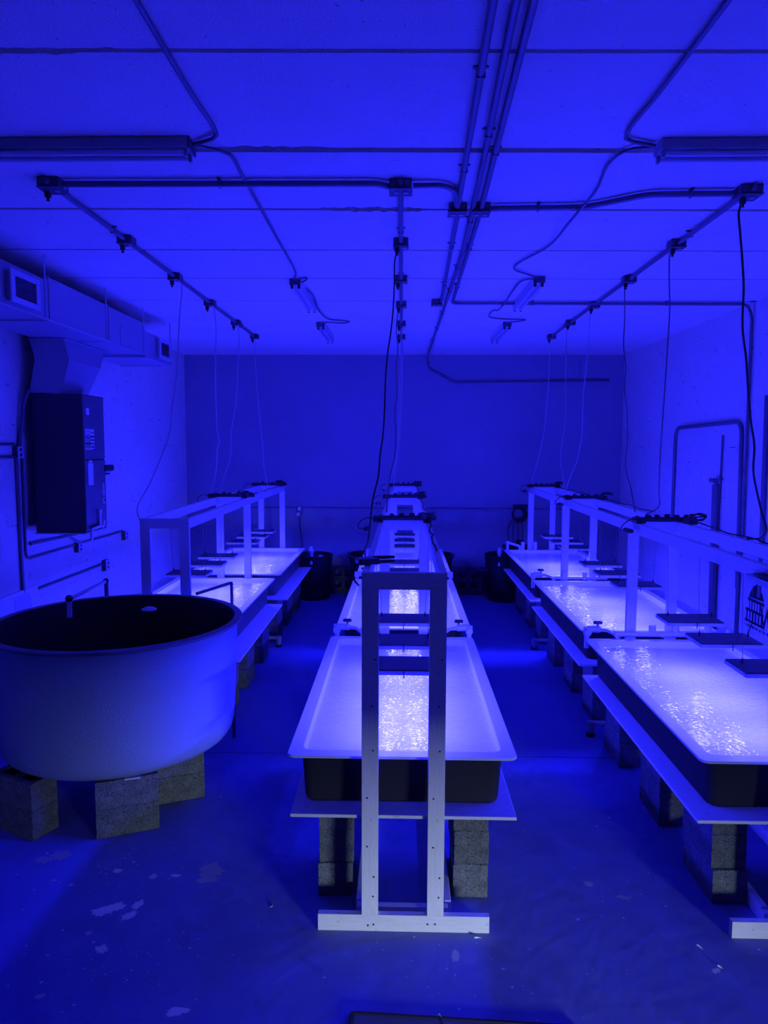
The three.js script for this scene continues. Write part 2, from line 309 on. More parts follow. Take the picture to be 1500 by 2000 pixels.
// ---------------------------------------------------------------- timber light gantries
const POST = box(0.089, 1.774, 0.038, 0, 0, 0, 0.003), FOOT = box(0.922, 0.093, 0.038, 0, 0, 0, 0.003), CROSS = box(0.44, 0.089, 0.038, 0, 0, 0, 0.003);
const screwHead = cyl(0.005, 0.005, 0.003, 0, 0, 0, 'z', 8);
function gantry(label, bents) {
  const t = thing('light_gantry', label, 'gantry');
  bents.forEach(([x, z, front], i) => {
    for (const s of [-1, 1]) {
      const p = mesh('post', front ? POST : box(0.089, 1.866, 0.038, 0, 0, 0, 0.003), M.woodUp, t); p.position.set(x + s * 0.1755, front ? 0.979 : 0.933, z);
      if (front) for (const h of [0.05, 0.16, 0.33, 0.6, 0.86, 1.1, 1.35]) { const sc = mesh('screw', screwHead, M.screw, p); sc.position.set((h * 37 % 1 - 0.5) * 0.05, h - 0.83, 0.0195); }
    }
    mesh('cross_bar', CROSS, M.wood, t).position.set(x, 1.9105, z);
    if (front) {
      const f = mesh('foot', FOOT, M.wood, t); f.position.set(x + 0.005, 0.0465, z); mesh('foot', box(0.5, 0.089, 0.038, 0, 0, 0, 0.003), M.wood, t).position.set(x, 0.0445, z - 0.08);
      for (const u of [-0.19, -0.16, 0.13, 0.17]) { const sc = mesh('screw', screwHead, M.screw, f); sc.position.set(u, (u * 77 % 1) * 0.02, 0.0195); }
    }
    if (i < bents.length - 1) {
      const [x2, z2] = bents[i + 1], len = z - z2 - 0.042;
      for (const s of [-1, 1]) {
        const rl = mesh('rail', box(0.038, 0.089, len, 0, 0, 0, 0.003), M.wood, t); rl.position.set((x + x2) / 2 + s * 0.2, 1.911, (z + z2) / 2); rl.rotation.y = Math.atan((x2 - x) / (z2 - z));
        if (!front) continue;
        const ru = mesh('runner', box(0.038, 0.089, len - 0.1, 0, 0, 0, 0.003), M.wood, t); ru.position.set((x + x2) / 2 + s * (x > 1 ? 0.212 : 0.245), 0.0455, (z + z2) / 2 - 0.05);
      }
    }
  });
  return t;
}
gantry('white timber light gantry over the middle row, its front foot nearest the camera', [[0.018, -3.617, true], [0.03, -6.24], [0.045, -8.97], [0.06, -11.64]]);
gantry('white timber light gantry over the sign-side row', [[2.225, -3.617, true], [2.215, -6.24], [2.25, -8.97], [2.29, -11.6]]);
gantry('white timber light gantry over the duct-side row behind the round tub', [[-2.105, -6.24], [-2.14, -8.97], [-2.14, -11.64]]);

// ---------------------------------------------------------------- hanging light panels
const PG = {
  lid: box(0.4, 0.01, 0.27, 0, 0.027, 0, 0.003), fin: merge([-0.15, -0.09, -0.03, 0.03, 0.09, 0.15].map((x) => box(0.01, 0.006, 0.25, x, 0.034, 0))),
  frame: merge([box(0.41, 0.024, 0.01, 0, 0.012, 0.135, 0.002), box(0.41, 0.024, 0.01, 0, 0.012, -0.135, 0.002), box(0.01, 0.024, 0.26, 0.2, 0.012, 0, 0.002), box(0.01, 0.024, 0.26, -0.2, 0.012, 0, 0.002)]),
  back: box(0.388, 0.003, 0.258, 0, 0.012, 0), diode: box(0.05, 0.003, 0.2, 0, 0.0095, 0),
  clip: cyl(0.006, 0.004, 0.03, 0, 0, 0, 'y', 6),
};
function panel(label, x, z, wire) {
  const t = thing('pendant_lamp', label, 'lamp', [x, 1.285, z], 0, 'flat blue lamps hung over the tanks');
  mesh('lid', PG.lid, M.panelTop, t); mesh('frame', PG.frame, M.panelEdge, t, 'pale metal edge'); mesh('reflector', PG.back, M.panelEdge, t);
  for (const s of [-1, 1]) {
    mesh('diode_board', PG.diode, M.diode, t, 'glowing blue diodes').position.set(s * 0.105, 0, 0);
    const l = new THREE.RectAreaLight(LED_COLOR, LED_NITS, 0.04, 0.19); l.name = 'panel_light'; l.position.set(s * 0.105, 0.0072, 0); l.rotation.x = -Math.PI / 2; t.add(l);
    mesh('hanger_wire', cord([[s * 0.16, 0.035, 0], [s * 0.175, 0.3, 0.002], [s * 0.183, 0.585, 0]], 0.0016, 3, 4), M.cordGrey, t);
    mesh('clip', PG.clip, M.black, t).position.set(s * 0.163, 0.06, 0);
  }
  mesh('front_clip', merge([cyl(0.003, 0.003, 0.034, 0, 0.012, 0.1435, 'y', 6), cyl(0.005, 0.003, 0.012, 0, -0.008, 0.1435, 'y', 6)]), M.black, t);
}
const PZ = { middle: [[4.0, 4.52, 5.12], [6.6, 7.2, 7.76], [9.03, 9.6, 10.25]], sign: [[4.02, 4.63, 5.2], [6.55, 7.16, 7.76], [9.03, 9.62, 10.2]], duct: [[], [6.98, 7.58, 8.14], [9.4, 10.0, 10.6]] };
const PX = { middle: [0.02, 0.035, 0.05], sign: [2.185, 2.22, 2.265], duct: [0, -2.16, -2.14] };
for (const [row, groups] of Object.entries(PZ)) { let n = 0; groups.forEach((zs, i) => zs.forEach((z) => panel(`${ORD[n++]} flat lamp from the camera hung in the gantry of the ${ROWS[row].name}`, PX[row][i], -z - 0.135))); }

// ---------------------------------------------------------------- the round tub on its blocks
{
  const TX = -2.125, TZ = -5.207;
  const t = thing('round_tub', 'large round grey tub with a black lining standing on cinder blocks', 'tub', [TX, 0.389, TZ]);
  const out = [[0.02, 0.002], [0.5, 0.003], [0.72, 0.005], [0.775, 0.014], [0.808, 0.036], [0.828, 0.07], [0.84, 0.12], [0.848, 0.22], [0.858, 0.4], [0.868, 0.65], [0.876, 0.89]];
  const L = (pts, seg = 72) => new THREE.LatheGeometry(pts.map(([r, h]) => new THREE.Vector2(r, h)), seg);
  const sh = L(out); { const uv = sh.attributes.uv; for (let i = 0; i < uv.count; i++) uv.setXY(i, uv.getX(i) * 5.4, uv.getY(i) * 1.2); }
  mesh('shell', sh, M.tubGrey, t);
  mesh('rim', L([[0.872, 0.886], [0.905, 0.887], [0.914, 0.894], [0.914, 0.903], [0.907, 0.911], [0.862, 0.913], [0.852, 0.908]]), M.tubRim, t, 'rolled dark rim');
  mesh('lining', L([[0.853, 0.909], [0.84, 0.6], [0.82, 0.2], [0.7, 0.05], [0.02, 0.03]]), M.black, t, 'black inside');
  const c = Math.cos(0.405), s = Math.sin(0.405);
  const at = (cx, cz, du, dv) => [cx + du * c - dv * s, 0, cz - du * s - dv * c];   // from a front corner: du along the long side, dv inwards
  const piers = [['front pier nearest the wall', [-2.414 - 0.91 * 0.195 + 0.42 * 0.095, 0, -4.405 - 0.42 * 0.195 - 0.91 * 0.095], 1.138], ['front pier nearest the aisle', at(-2.0, -4.436, 0.195, 0.095)], ['dark rear pier nearest the aisle', [-1.67, 0, -5.04]], ['rear pier nearest the wall', [-2.65, 0, -5.75]]];
  seed = 61;
  piers.forEach(([n, p, turn]) => { for (let k = 0; k < 2; k++) cinder(`${k ? 'upper' : 'lower'} cinder block of the ${n} under the round tub`, [p[0], k * 0.1945, p[2]], turn ?? 0.405 + Math.PI / 2, 'blocks under the round tub', k ? M.block : M.block2).scale.y = 0.967; });
  one('wood_shim', 'thin pale wood shim between the round tub and its aisle-side front block', 'shim', box(0.1, 0.009, 0.03), M.wood, [-1.79, 0.384, -4.53], 0.3);
  const r = thing('return_pipe', 'white plastic return pipe reaching over the round tub from the wall side', 'pipe');
  mesh('arm', pipe([[-2.62, 1.39, -5.46], [-2.62, 1.4, -6.14]], 0.016), M.pvc, r);
  mesh('spout', pipe([[-2.62, 1.39, -5.46], [-2.62, 1.245, -5.46]], 0.021), M.pvc, r);
  mesh('riser', pipe([[-2.62, 1.39, -6.17], [-2.62, 0.002, -6.17]], 0.02), M.conduit, r);
  mesh('elbow', new THREE.SphereGeometry(0.03, 10, 8).translate(-2.62, 1.395, -5.46), M.blackGloss, r); mesh('elbow', new THREE.SphereGeometry(0.028, 10, 8).translate(-2.62, 1.4, -6.16), M.blackGloss, r);
  const o = thing('overflow_pipe', 'standing overflow pipe with a pale cap inside the round tub', 'pipe', [-2.13, 0.42, -5.86]);
  mesh('standpipe', cyl(0.03, 0.03, 0.79, 0, 0.4, 0), M.black, o); mesh('cap', merge([cyl(0.062, 0.062, 0.012, 0, 0.8, 0, 'y', 24), cyl(0.045, 0.04, 0.012, 0, 0.811, 0, 'y', 24)]), M.pvc, o, 'round pale cap');
  const e = thing('spray_pipe', 'bent grey pipe rising behind the round tub on its aisle side', 'pipe');
  mesh('pipe_run', pipe([[-1.72, 1.36, -5.85], [-1.5, 1.4, -6.12], [-1.487, 1.4, -6.12], [-1.487, 0.95, -6.12]], 0.014, 0.03), M.conduit, e);
  mesh('bracket', box(0.03, 0.34, 0.02, -1.487, 0.8, -6.12, 0.002), M.conduit, e); mesh('foot_pipe', pipe([[-1.487, 0.66, -6.12], [-1.487, 0.002, -6.12]], 0.016), M.conduit, e);
}

// ---------------------------------------------------------------- air duct and air handler on the left wall
{
  const d = thing('air_duct', 'long pale sheet metal air duct hung under the ceiling', 'duct');
  const XB = -3.7, secs = [[-2.6, -6.13, 4.0, 3.675, -3.03], [-6.15, -7.38, 4.035, 3.67, -3.032], [-7.4, -8.43, 4.03, 3.67, -3.032], [-8.45, -9.42, 3.95, 3.645, -3.04]];
  secs.forEach(([za, zb, t, b, x], i) => {
    const sec = mesh('duct_section', box(x - XB, t - b, za - zb, (x + XB) / 2, (t + b) / 2, (za + zb) / 2, 0.006), M.galv, d);
    for (const [dz, zz] of [[0.022, zb + 0.012], [0.012, za - 0.008]]) mesh('seam', box(x - XB + 0.012, t - b + 0.014, dz, (x + XB) / 2, (t + b) / 2, zz, 0.003), M.galv, sec);
    for (const z of [zb + 0.04]) mesh('hanger_strap', box(0.004, HC - b + 0.0, 0.025, x + 0.004, (HC + b) / 2, z), M.galv, sec);
  });
  mesh('edge_angle', box(0.012, 0.012, 4.8, -3.026, 3.668, -5.0), M.fixtureWhite, d);
  mesh('patch_panel', box(0.006, 0.2, 0.37, -3.03, 3.79, -7.89, 0.002), M.galv, d);
  // two supply registers in its face
  const reg = (label, z, w, h, y, x) => {
    const r = thing('air_register', label, 'vent', [x, y, z]);
    mesh('collar', box(0.036, h * 0.96, w * 0.9, 0.02, 0, 0), M.galv, r);
    mesh('frame', merge([box(0.014, 0.045, w, 0.05, h / 2 - 0.02, 0, 0.003), box(0.014, 0.045, w, 0.05, -h / 2 + 0.02, 0, 0.003), box(0.014, h - 0.087, 0.06, 0.05, 0, w / 2 - 0.03, 0.001), box(0.014, h - 0.087, 0.06, 0.05, 0, -w / 2 + 0.03, 0.001)]), M.register, r);
    for (let k = 0; k < 9; k++) { const l = mesh('louver', box(0.014, 0.003, w - 0.11, 0, 0, 0), M.louver, r); l.position.set(0.047, -h / 2 + 0.055 + k * (h - 0.11) / 8, 0); l.rotation.z = 0.7; }
  };
  reg('larger white air register in the duct face close to the picture edge', -5.68, 0.44, 0.245, 3.82, -3.029);
  reg('small white air register near the far end of the duct', -9.03, 0.42, 0.245, 3.8, -3.039);
  // drop from the duct to the air handler
  const q = (x0, x1, z0, z1, y) => [[x1, y, z0], [x0, y, z0], [x0, y, z1], [x1, y, z1]];
  const tr = thing('duct_drop', 'bent sheet metal duct drop joining the air handler to the duct above', 'duct');
  mesh('upper_elbow', loft([q(-3.74, -3.39, -7.15, -8.14, 3.66), q(-3.71, -3.365, -7.15, -8.0, 3.56), q(-3.69, -3.34, -7.15, -7.87, 3.45)], false, false), M.galv, tr);
  mesh('lower_elbow', loft([q(-3.69, -3.34, -7.15, -7.87, 3.45), q(-3.725, -3.39, -7.15, -7.81, 3.28), q(-3.76, -3.44, -7.15, -7.75, 3.126)], false, false), M.galv, tr);
  mesh('flange', box(0.38, 0.014, 1.05, -3.55, 3.659, -7.65, 0.003), M.galv, tr);
  mesh('corner_seam', pipe([[-3.39, 3.66, -7.15], [-3.34, 3.45, -7.15], [-3.44, 3.126, -7.15]], 0.007, 0, 6), M.galv, tr); mesh('corner_seam', pipe([[-3.39, 3.66, -8.14], [-3.34, 3.45, -7.87], [-3.44, 3.126, -7.75]], 0.006, 0, 6), M.galv, tr);
  // air handler cabinet
  const a = thing('air_handler', 'dark metal air handler cabinet with white stickers mounted on the wall', 'air handler', [-3.49, 1.71, -7.408]); a.scale.setScalar(0.973);
  for (const z of [-0.2, 0.2]) mesh('wall_bracket', box(0.12, 0.04, 0.04, -0.31, 0.1, z), M.conduit, a);
  mesh('cabinet', box(0.53, 1.44, 0.53, 0, 0.72, 0, 0.012), M.unit, a);
  mesh('access_door', box(0.012, 0.66, 0.515, 0.27, 1.1, 0, 0.004), M.unitSide, a); mesh('access_door', box(0.012, 0.74, 0.515, 0.27, 0.385, 0, 0.004), M.unitSide, a);
  mesh('top_band', box(0.545, 0.03, 0.545, 0, 1.43, 0, 0.004), M.unit, a);
  const sticker = (draw, w, h, y, z, label) => { const g = new THREE.PlaneGeometry(w, h); g.rotateY(Math.PI / 2); mesh('sticker', g, MS(lin(1), 0.6, { map: canvasTex(128, Math.round(128 * h / w), draw) }), a, label).position.set(0.2775, y, z); };
  const W = 'rgb(225,225,225)', K = 'rgb(30,30,34)';
  sticker((g, w, h) => { g.fillStyle = W; g.fillRect(0, 0, w, h); g.fillStyle = K; const n = 11; for (let k = 0; k < n; k++) { const y = 4 + k * (h - 6) / n, th = [3, 4, 3, 7, 9, 7, 6, 12, 9, 8, 6][k]; g.fillRect(2, y, w * 0.6, th * 0.8); g.fillRect(w * 0.62, y + (k % 2 ? 5 : -2), w * 0.36, k > 6 ? 4 : th * 0.8); if (k > 6) g.fillRect(w * 0.75, y + 9, w * 0.22, 4); } }, 0.22, 0.22, 0.98, 0.12, 'white data sticker ruled with dark lines');
  sticker((g, w, h) => { g.fillStyle = W; g.fillRect(0, 0, w, h); }, 0.125, 0.235, 0.61, 0.12, 'plain white sticker');
  sticker((g, w, h) => { g.fillStyle = W; g.fillRect(0, 0, w, h); }, 0.07, 0.025, 0.745, 0.12);
  sticker((g, w, h) => { g.fillStyle = W; g.fillRect(0, 0, w, h); }, 0.075, 0.07, 1.27, 0.15);
  sticker((g, w, h) => { g.fillStyle = 'rgb(38,38,42)'; g.fillRect(0, 0, w, h); g.fillStyle = W; for (let k = 0; k < 7; k++) g.fillRect(8, 6 + k * h * 0.085, w - 18, h * 0.045); g.fillRect(30, h * 0.66, w - 60, h * 0.08); g.fillRect(14, h * 0.76, 40, h * 0.08); g.fillRect(24, h * 0.87, w - 50, h * 0.1); }, 0.062, 0.235, 0.38, -0.19, 'column of small white print');
  mesh('disconnect_switch', merge([box(0.1, 0.075, 0.24, 0.25, 0.66, -0.34, 0.02), box(0.04, 0.02, 0.1, 0.27, 0.6, -0.3, 0.004)]), M.black, a, 'black switch sticking out');
  mesh('drain_trap', merge([pipe([[0.3, 0.2, -0.02], [0.3, 0.04, -0.02], [0.3, 0.03, 0.12], [0.3, 0.03, 0.2], [0.3, -0.1, 0.2], [0.22, -0.12, 0.27], [0.1, -0.05, 0.27]], 0.016, 0.03), cyl(0.022, 0.022, 0.04, 0.3, 0.2, -0.02, 'y', 10), pipe([[0.3, 0.09, -0.12], [0.3, 0.03, -0.1], [0.3, 0.03, -0.02]], 0.016, 0.02)]), M.pvc, a, 'white plastic drain trap');
  mesh('drip_pan', box(0.54, 0.015, 0.55, 0, -0.01, 0, 0.003), M.galv, a);
  one('refrigerant_line', 'dark insulated hose looping over the corner of the air handler', 'pipe', cord([[-3.74, 3.16, -7.12], [-3.79, 3.02, -7.1], [-3.8, 2.85, -7.08], [-3.82, 2.65, -7.05], [-3.82, 2.5, -7.05]], 0.02, 6, 8), M.conduit);
}
// wall conduits and outlets beside the air handler
{
  const x = XL + 0.016, wc = (label, pts, r = 0.014) => { const t = thing('wall_conduit', label, 'conduit'); mesh('tube', pipe(pts, r, 0.09), M.conduit, t); const n = Math.max(1, pts.length - 1); for (let k = 0; k < n; k++) { const a = pts[k], b = pts[k + 1]; mesh('strap', box(0.02, 0.03, 0.03, (a[0] + b[0]) / 2, (a[1] + b[1]) / 2, (a[2] + b[2]) / 2, 0.003), M.conduit, t); } };
  wc('upright wall conduit running down beside the air handler to the white board', [[x, 2.6, -6.99], [x, 1.2, -7.01], [x, 0.35, -7.02]], 0.02);
  wc('upper of two short level conduits entering at the picture edge', [[x, 2.61, -5.2], [x, 2.61, -6.96]]);
  wc('lower of two short level conduits entering at the picture edge', [[x, 2.485, -5.2], [x, 2.485, -6.96]]);
  wc('wall conduit bending under the air handler towards two outlet boxes', [[x, 2.55, -7.1], [x, 1.44, -7.1], [x, 1.43, -9.62]]);
  wc('low level conduit behind the round tub ending in an outlet box', [[x, 1.1, -5.4], [x, 1.085, -8.95]], 0.016);
  wc('short level drain pipe below the air handler', [[x, 1.585, -7.19], [x, 1.56, -8.25]], 0.016);
  const ob = (label, y, z, s = 0.1) => { const t = thing('outlet_box', label, 'outlet', [XL + 0.001, y, z]); mesh('box', box(0.055, s * 1.15, s, 0.0275, 0, 0, 0.006), M.boxSteel, t); const c = mesh('cover', box(0.006, s * 1.2, s * 1.05, 0.058, 0, 0, 0.002), M.register, t); for (const k of [-1, 1]) mesh('socket', cyl(0.016, 0.016, 0.005, 0.062, k * 0.026, 0, 'x', 12), M.black, c); };
  ob('outlet box on the conduit just below the air handler', 1.4, -8.24); ob('outlet box at the end of the conduit beside the duct-side gantry', 1.36, -9.66); ob('rounded outlet box ending the low conduit behind the round tub', 1.06, -9.0, 0.12);
  ob('small junction box where conduits meet beside the air handler', 2.53, -7.0, 0.1);
  const b = thing('white_board', 'white plastic panel leaning on the wall behind the round tub', 'panel', [-3.72, 0.0, -6.75]); b.rotation.z = 0.1;
  mesh('sheet', box(0.03, 1.14, 1.05, 0, 0.575, 0, 0.006), M.tankWhite, b); mesh('label', box(0.004, 0.2, 0.3, 0.017, 1.0, -0.2), M.register, b); mesh('handle', box(0.02, 0.18, 0.05, 0.024, 0.98, 0.28, 0.005), M.unitSide, b, 'dark slot handle');
}

// ---------------------------------------------------------------- wiring on the ceiling
const CY = HC - 0.03;
function conduitRun(label, pts, r = 0.014, straps = 1) {
  const P = pts.map(([x, z, y]) => V(x, y ?? CY, z)), t = thing('ceiling_conduit', label, 'conduit');
  mesh('tube', pipe(P, r, 0.08), M.conduit, t);
  for (let k = 0; k < P.length - 1; k++) {
    const a = P[k], b = P[k + 1], len = a.distanceTo(b), n = len < 0.5 ? 0 : Math.max(1, Math.round(len / 1.3 * straps));
    for (let j = 0; j < n; j++) { const q = a.clone().lerp(b, (j + 0.6) / (n + 0.2)), al = Math.abs(a.x - b.x) > Math.abs(a.z - b.z); mesh('strap', merge([box(al ? 0.018 : 0.066, 0.005, al ? 0.066 : 0.018, 0, HC - 0.004 - q.y, 0), box(al ? 0.018 : 2 * r + 0.006, 2 * r + 0.006, al ? 2 * r + 0.006 : 0.018, 0, 0, 0, 0.006)]), M.conduit, t).position.copy(q); }
  }
  return t;
}
function junction(label, x, z, plug = 1, s = 0.115) {
  const t = thing('junction_box', label, 'junction box', [x, HC, z], 0, 'steel boxes along the ceiling conduits');
  mesh('box', box(s, 0.055, s, 0, -0.0285, 0, 0.008), M.boxSteel, t);
  const c = mesh('cover', box(s * 1.05, 0.006, s * 1.05, 0, -0.059, 0, 0.002), M.boxSteel, t);
  for (const k of [-1, 1]) mesh('socket', cyl(0.018, 0.018, 0.006, k * 0.028, -0.064, 0, 'y', 12), M.fixture, c);
  for (const k of [-1, 1]) mesh('connector', cyl(0.017, 0.017, 0.035, 0, -0.03, k * (s / 2 + 0.014), 'z', 10), M.conduit, t);
  if (plug) mesh('plug', merge([box(0.034, 0.04, 0.034, -0.03, -0.085, 0.005, 0.008), cyl(0.012, 0.006, 0.02, -0.03, -0.112, 0.005, 'y', 8)]), M.black, t);
}
const JZ = { duct: [-4.42, -5.58, -6.76, -7.97, -9.21, -10.36], middle: [-4.48, -5.68, -6.88, -8.07, -9.29, -10.4], sign: [-4.6, -5.74, -6.9, -8.12, -9.23, -10.37] };
const JX = { duct: -2.125, middle: -0.015, sign: 2.125 };
for (const [row, zs] of Object.entries(JZ)) {
  zs.forEach((z, i) => junction(`${ORD[i]} junction box from the camera on the ceiling above the ${ROWS[row].name}`, JX[row], z, row === 'middle' && i === 0 ? 0 : 1, i === 0 ? 0.135 : 0.115));
  conduitRun(`straight ceiling conduit linking the junction boxes above the ${ROWS[row].name}`, [[JX[row], zs[0] - 0.07], [JX[row], zs[5] + 0.06]], 0.017);
}
for (const [x, z, l] of [[0.36, -4.9, 'junction box on the tub-side of three parallel conduits'], [0.515, -4.9, 'junction box on the sign-side of three parallel conduits'], [0.375, -7.97, 'junction box ending the first of three parallel conduits']]) junction(l, x, z, 0, 0.12);
conduitRun('cross conduit from the tub-side junction box to the middle junction box', [[-2.05, -4.4], [-0.16, -4.42], [-0.09, -4.47]], 0.019, 0.6);
conduitRun('short cross conduit curving from the middle junction box to the parallel conduits', [[0.06, -4.46], [0.24, -4.45], [0.325, -4.55], [0.35, -4.83]], 0.017);
conduitRun('cross conduit from the parallel conduits to the sign-side junction box', [[0.58, -4.88], [1.2, -4.86], [1.53, -4.63], [2.05, -4.62]], 0.019, 0.6);
conduitRun('first of three parallel ceiling conduits, ending in a junction box', [[0.29, -1.5], [0.36, -4.84], [0.37, -4.97], [0.42, -7.9]], 0.017);
conduitRun('middle of three parallel ceiling conduits, running on to the far wall', [[0.36, -1.5], [0.41, -3.15], [0.45, -4.36], [0.485, -5.9], [0.475, -7.93], [0.44, -12.56], [0.44, -12.62, 3.98], [0.9, -12.62, 3.72], [3.6, -12.62, 3.76]], 0.017);
conduitRun('third of three parallel ceiling conduits, turning across to the sign-side wall', [[0.43, -1.5], [0.47, -3.15], [0.515, -4.8], [0.52, -5.0], [0.545, -8.0], [3.78, -8.07], [3.845, -8.08, 4.05], [3.845, -8.03, 1.2]], 0.017);
const cable = (label, pts, r = 0.011) => one('armored_cable', label, 'cable', cord(pts.map(([x, z, y]) => [x, y ?? HC - 0.02, z]), r, 6, 6), M.conduit);
cable('armored cable along the ceiling to the duct-side long fluorescent fixture', [[-0.96, -1.6], [-0.955, -2.65], [-0.955, -3.4], [-0.945, -3.68], [-0.965, -3.79], [-1.1, -3.87]]);
cable('armored cable from the duct-side long fixture to the near short fixture', [[-1.12, -3.88], [-1.02, -3.93], [-0.95, -4.0], [-0.945, -4.3], [-0.96, -5.5], [-0.985, -6.7], [-1.03, -6.88]], 0.009);
cable('looping armored cable between the two duct-side short fixtures', [[-1.02, -6.91], [-0.9, -6.84], [-0.93, -6.95], [-0.99, -7.08], [-0.945, -7.6], [-0.975, -8.5], [-0.9, -9.05], [-0.74, -9.13], [-0.675, -9.21], [-0.76, -9.31], [-0.95, -9.26], [-1.05, -9.29]], 0.009);
cable('armored cable along the ceiling to the sign-side long fluorescent fixture', [[1.16, -1.6], [1.15, -2.69], [1.14, -3.4], [1.125, -3.74], [1.15, -3.85], [1.32, -3.93]]);
cable('armored cable from the sign-side long fixture to the near short fixture', [[1.32, -3.94], [1.2, -3.98], [1.15, -4.14], [1.19, -4.6], [1.13, -4.95, 4.12], [1.14, -5.85], [0.99, -6.36], [1.0, -6.55], [1.14, -6.72], [1.27, -6.86]], 0.009);
cable('looping armored cable between the two sign-side short fixtures', [[1.25, -6.88], [1.15, -6.96], [1.12, -7.4], [1.09, -7.85, 4.13], [1.07, -8.2, 4.13], [1.06, -8.45], [1.07, -8.9], [1.25, -9.02], [1.54, -9.08], [1.5, -9.16], [1.34, -9.27]], 0.009);
function fluorescent(label, x, z, len, along, w = 0.11) {
  const t = thing('fluorescent_fixture', label, 'ceiling light', [x, HC, z], along === 'x' ? Math.PI / 2 : 0, 'unlit fluorescent fixtures on the ceiling');
  mesh('housing', box(w, 0.055, len, 0, -0.0285, 0, 0.006), along === 'x' ? M.fixture : M.fixtureWhite, t);
  for (const s of [-1, 1]) { mesh('tube', cyl(0.014, 0.014, len - 0.05, s * w * 0.3, -0.074, 0, 'z', 10), M.tubeGlass, t); for (const e of [-1, 1]) mesh('socket', box(0.024, 0.045, 0.016, s * w * 0.3, -0.072, e * (len / 2 - 0.016), 0.003), along === 'x' ? M.fixture : M.black, t); }
  mesh('end_plate', box(w, 0.06, 0.008, 0, -0.031, len / 2 + 0.004), M.boxSteel, t);
}
fluorescent('long unlit fluorescent fixture across the ceiling above the round tub', -1.73, -3.88, 1.22, 'x', 0.13); fluorescent('long unlit fluorescent fixture across the ceiling on the sign side', 1.95, -3.94, 1.22, 'x', 0.13);
fluorescent('nearer short pale fluorescent fixture on the duct side of the ceiling', -1.03, -7.58, 1.26, 'z'); fluorescent('farther short pale fluorescent fixture on the duct side of the ceiling', -1.06, -9.98, 1.26, 'z');
fluorescent('nearer short pale fluorescent fixture on the sign side of the ceiling', 1.285, -7.52, 1.26, 'z'); fluorescent('farther short pale fluorescent fixture on the sign side of the ceiling', 1.345, -9.96, 1.26, 'z');

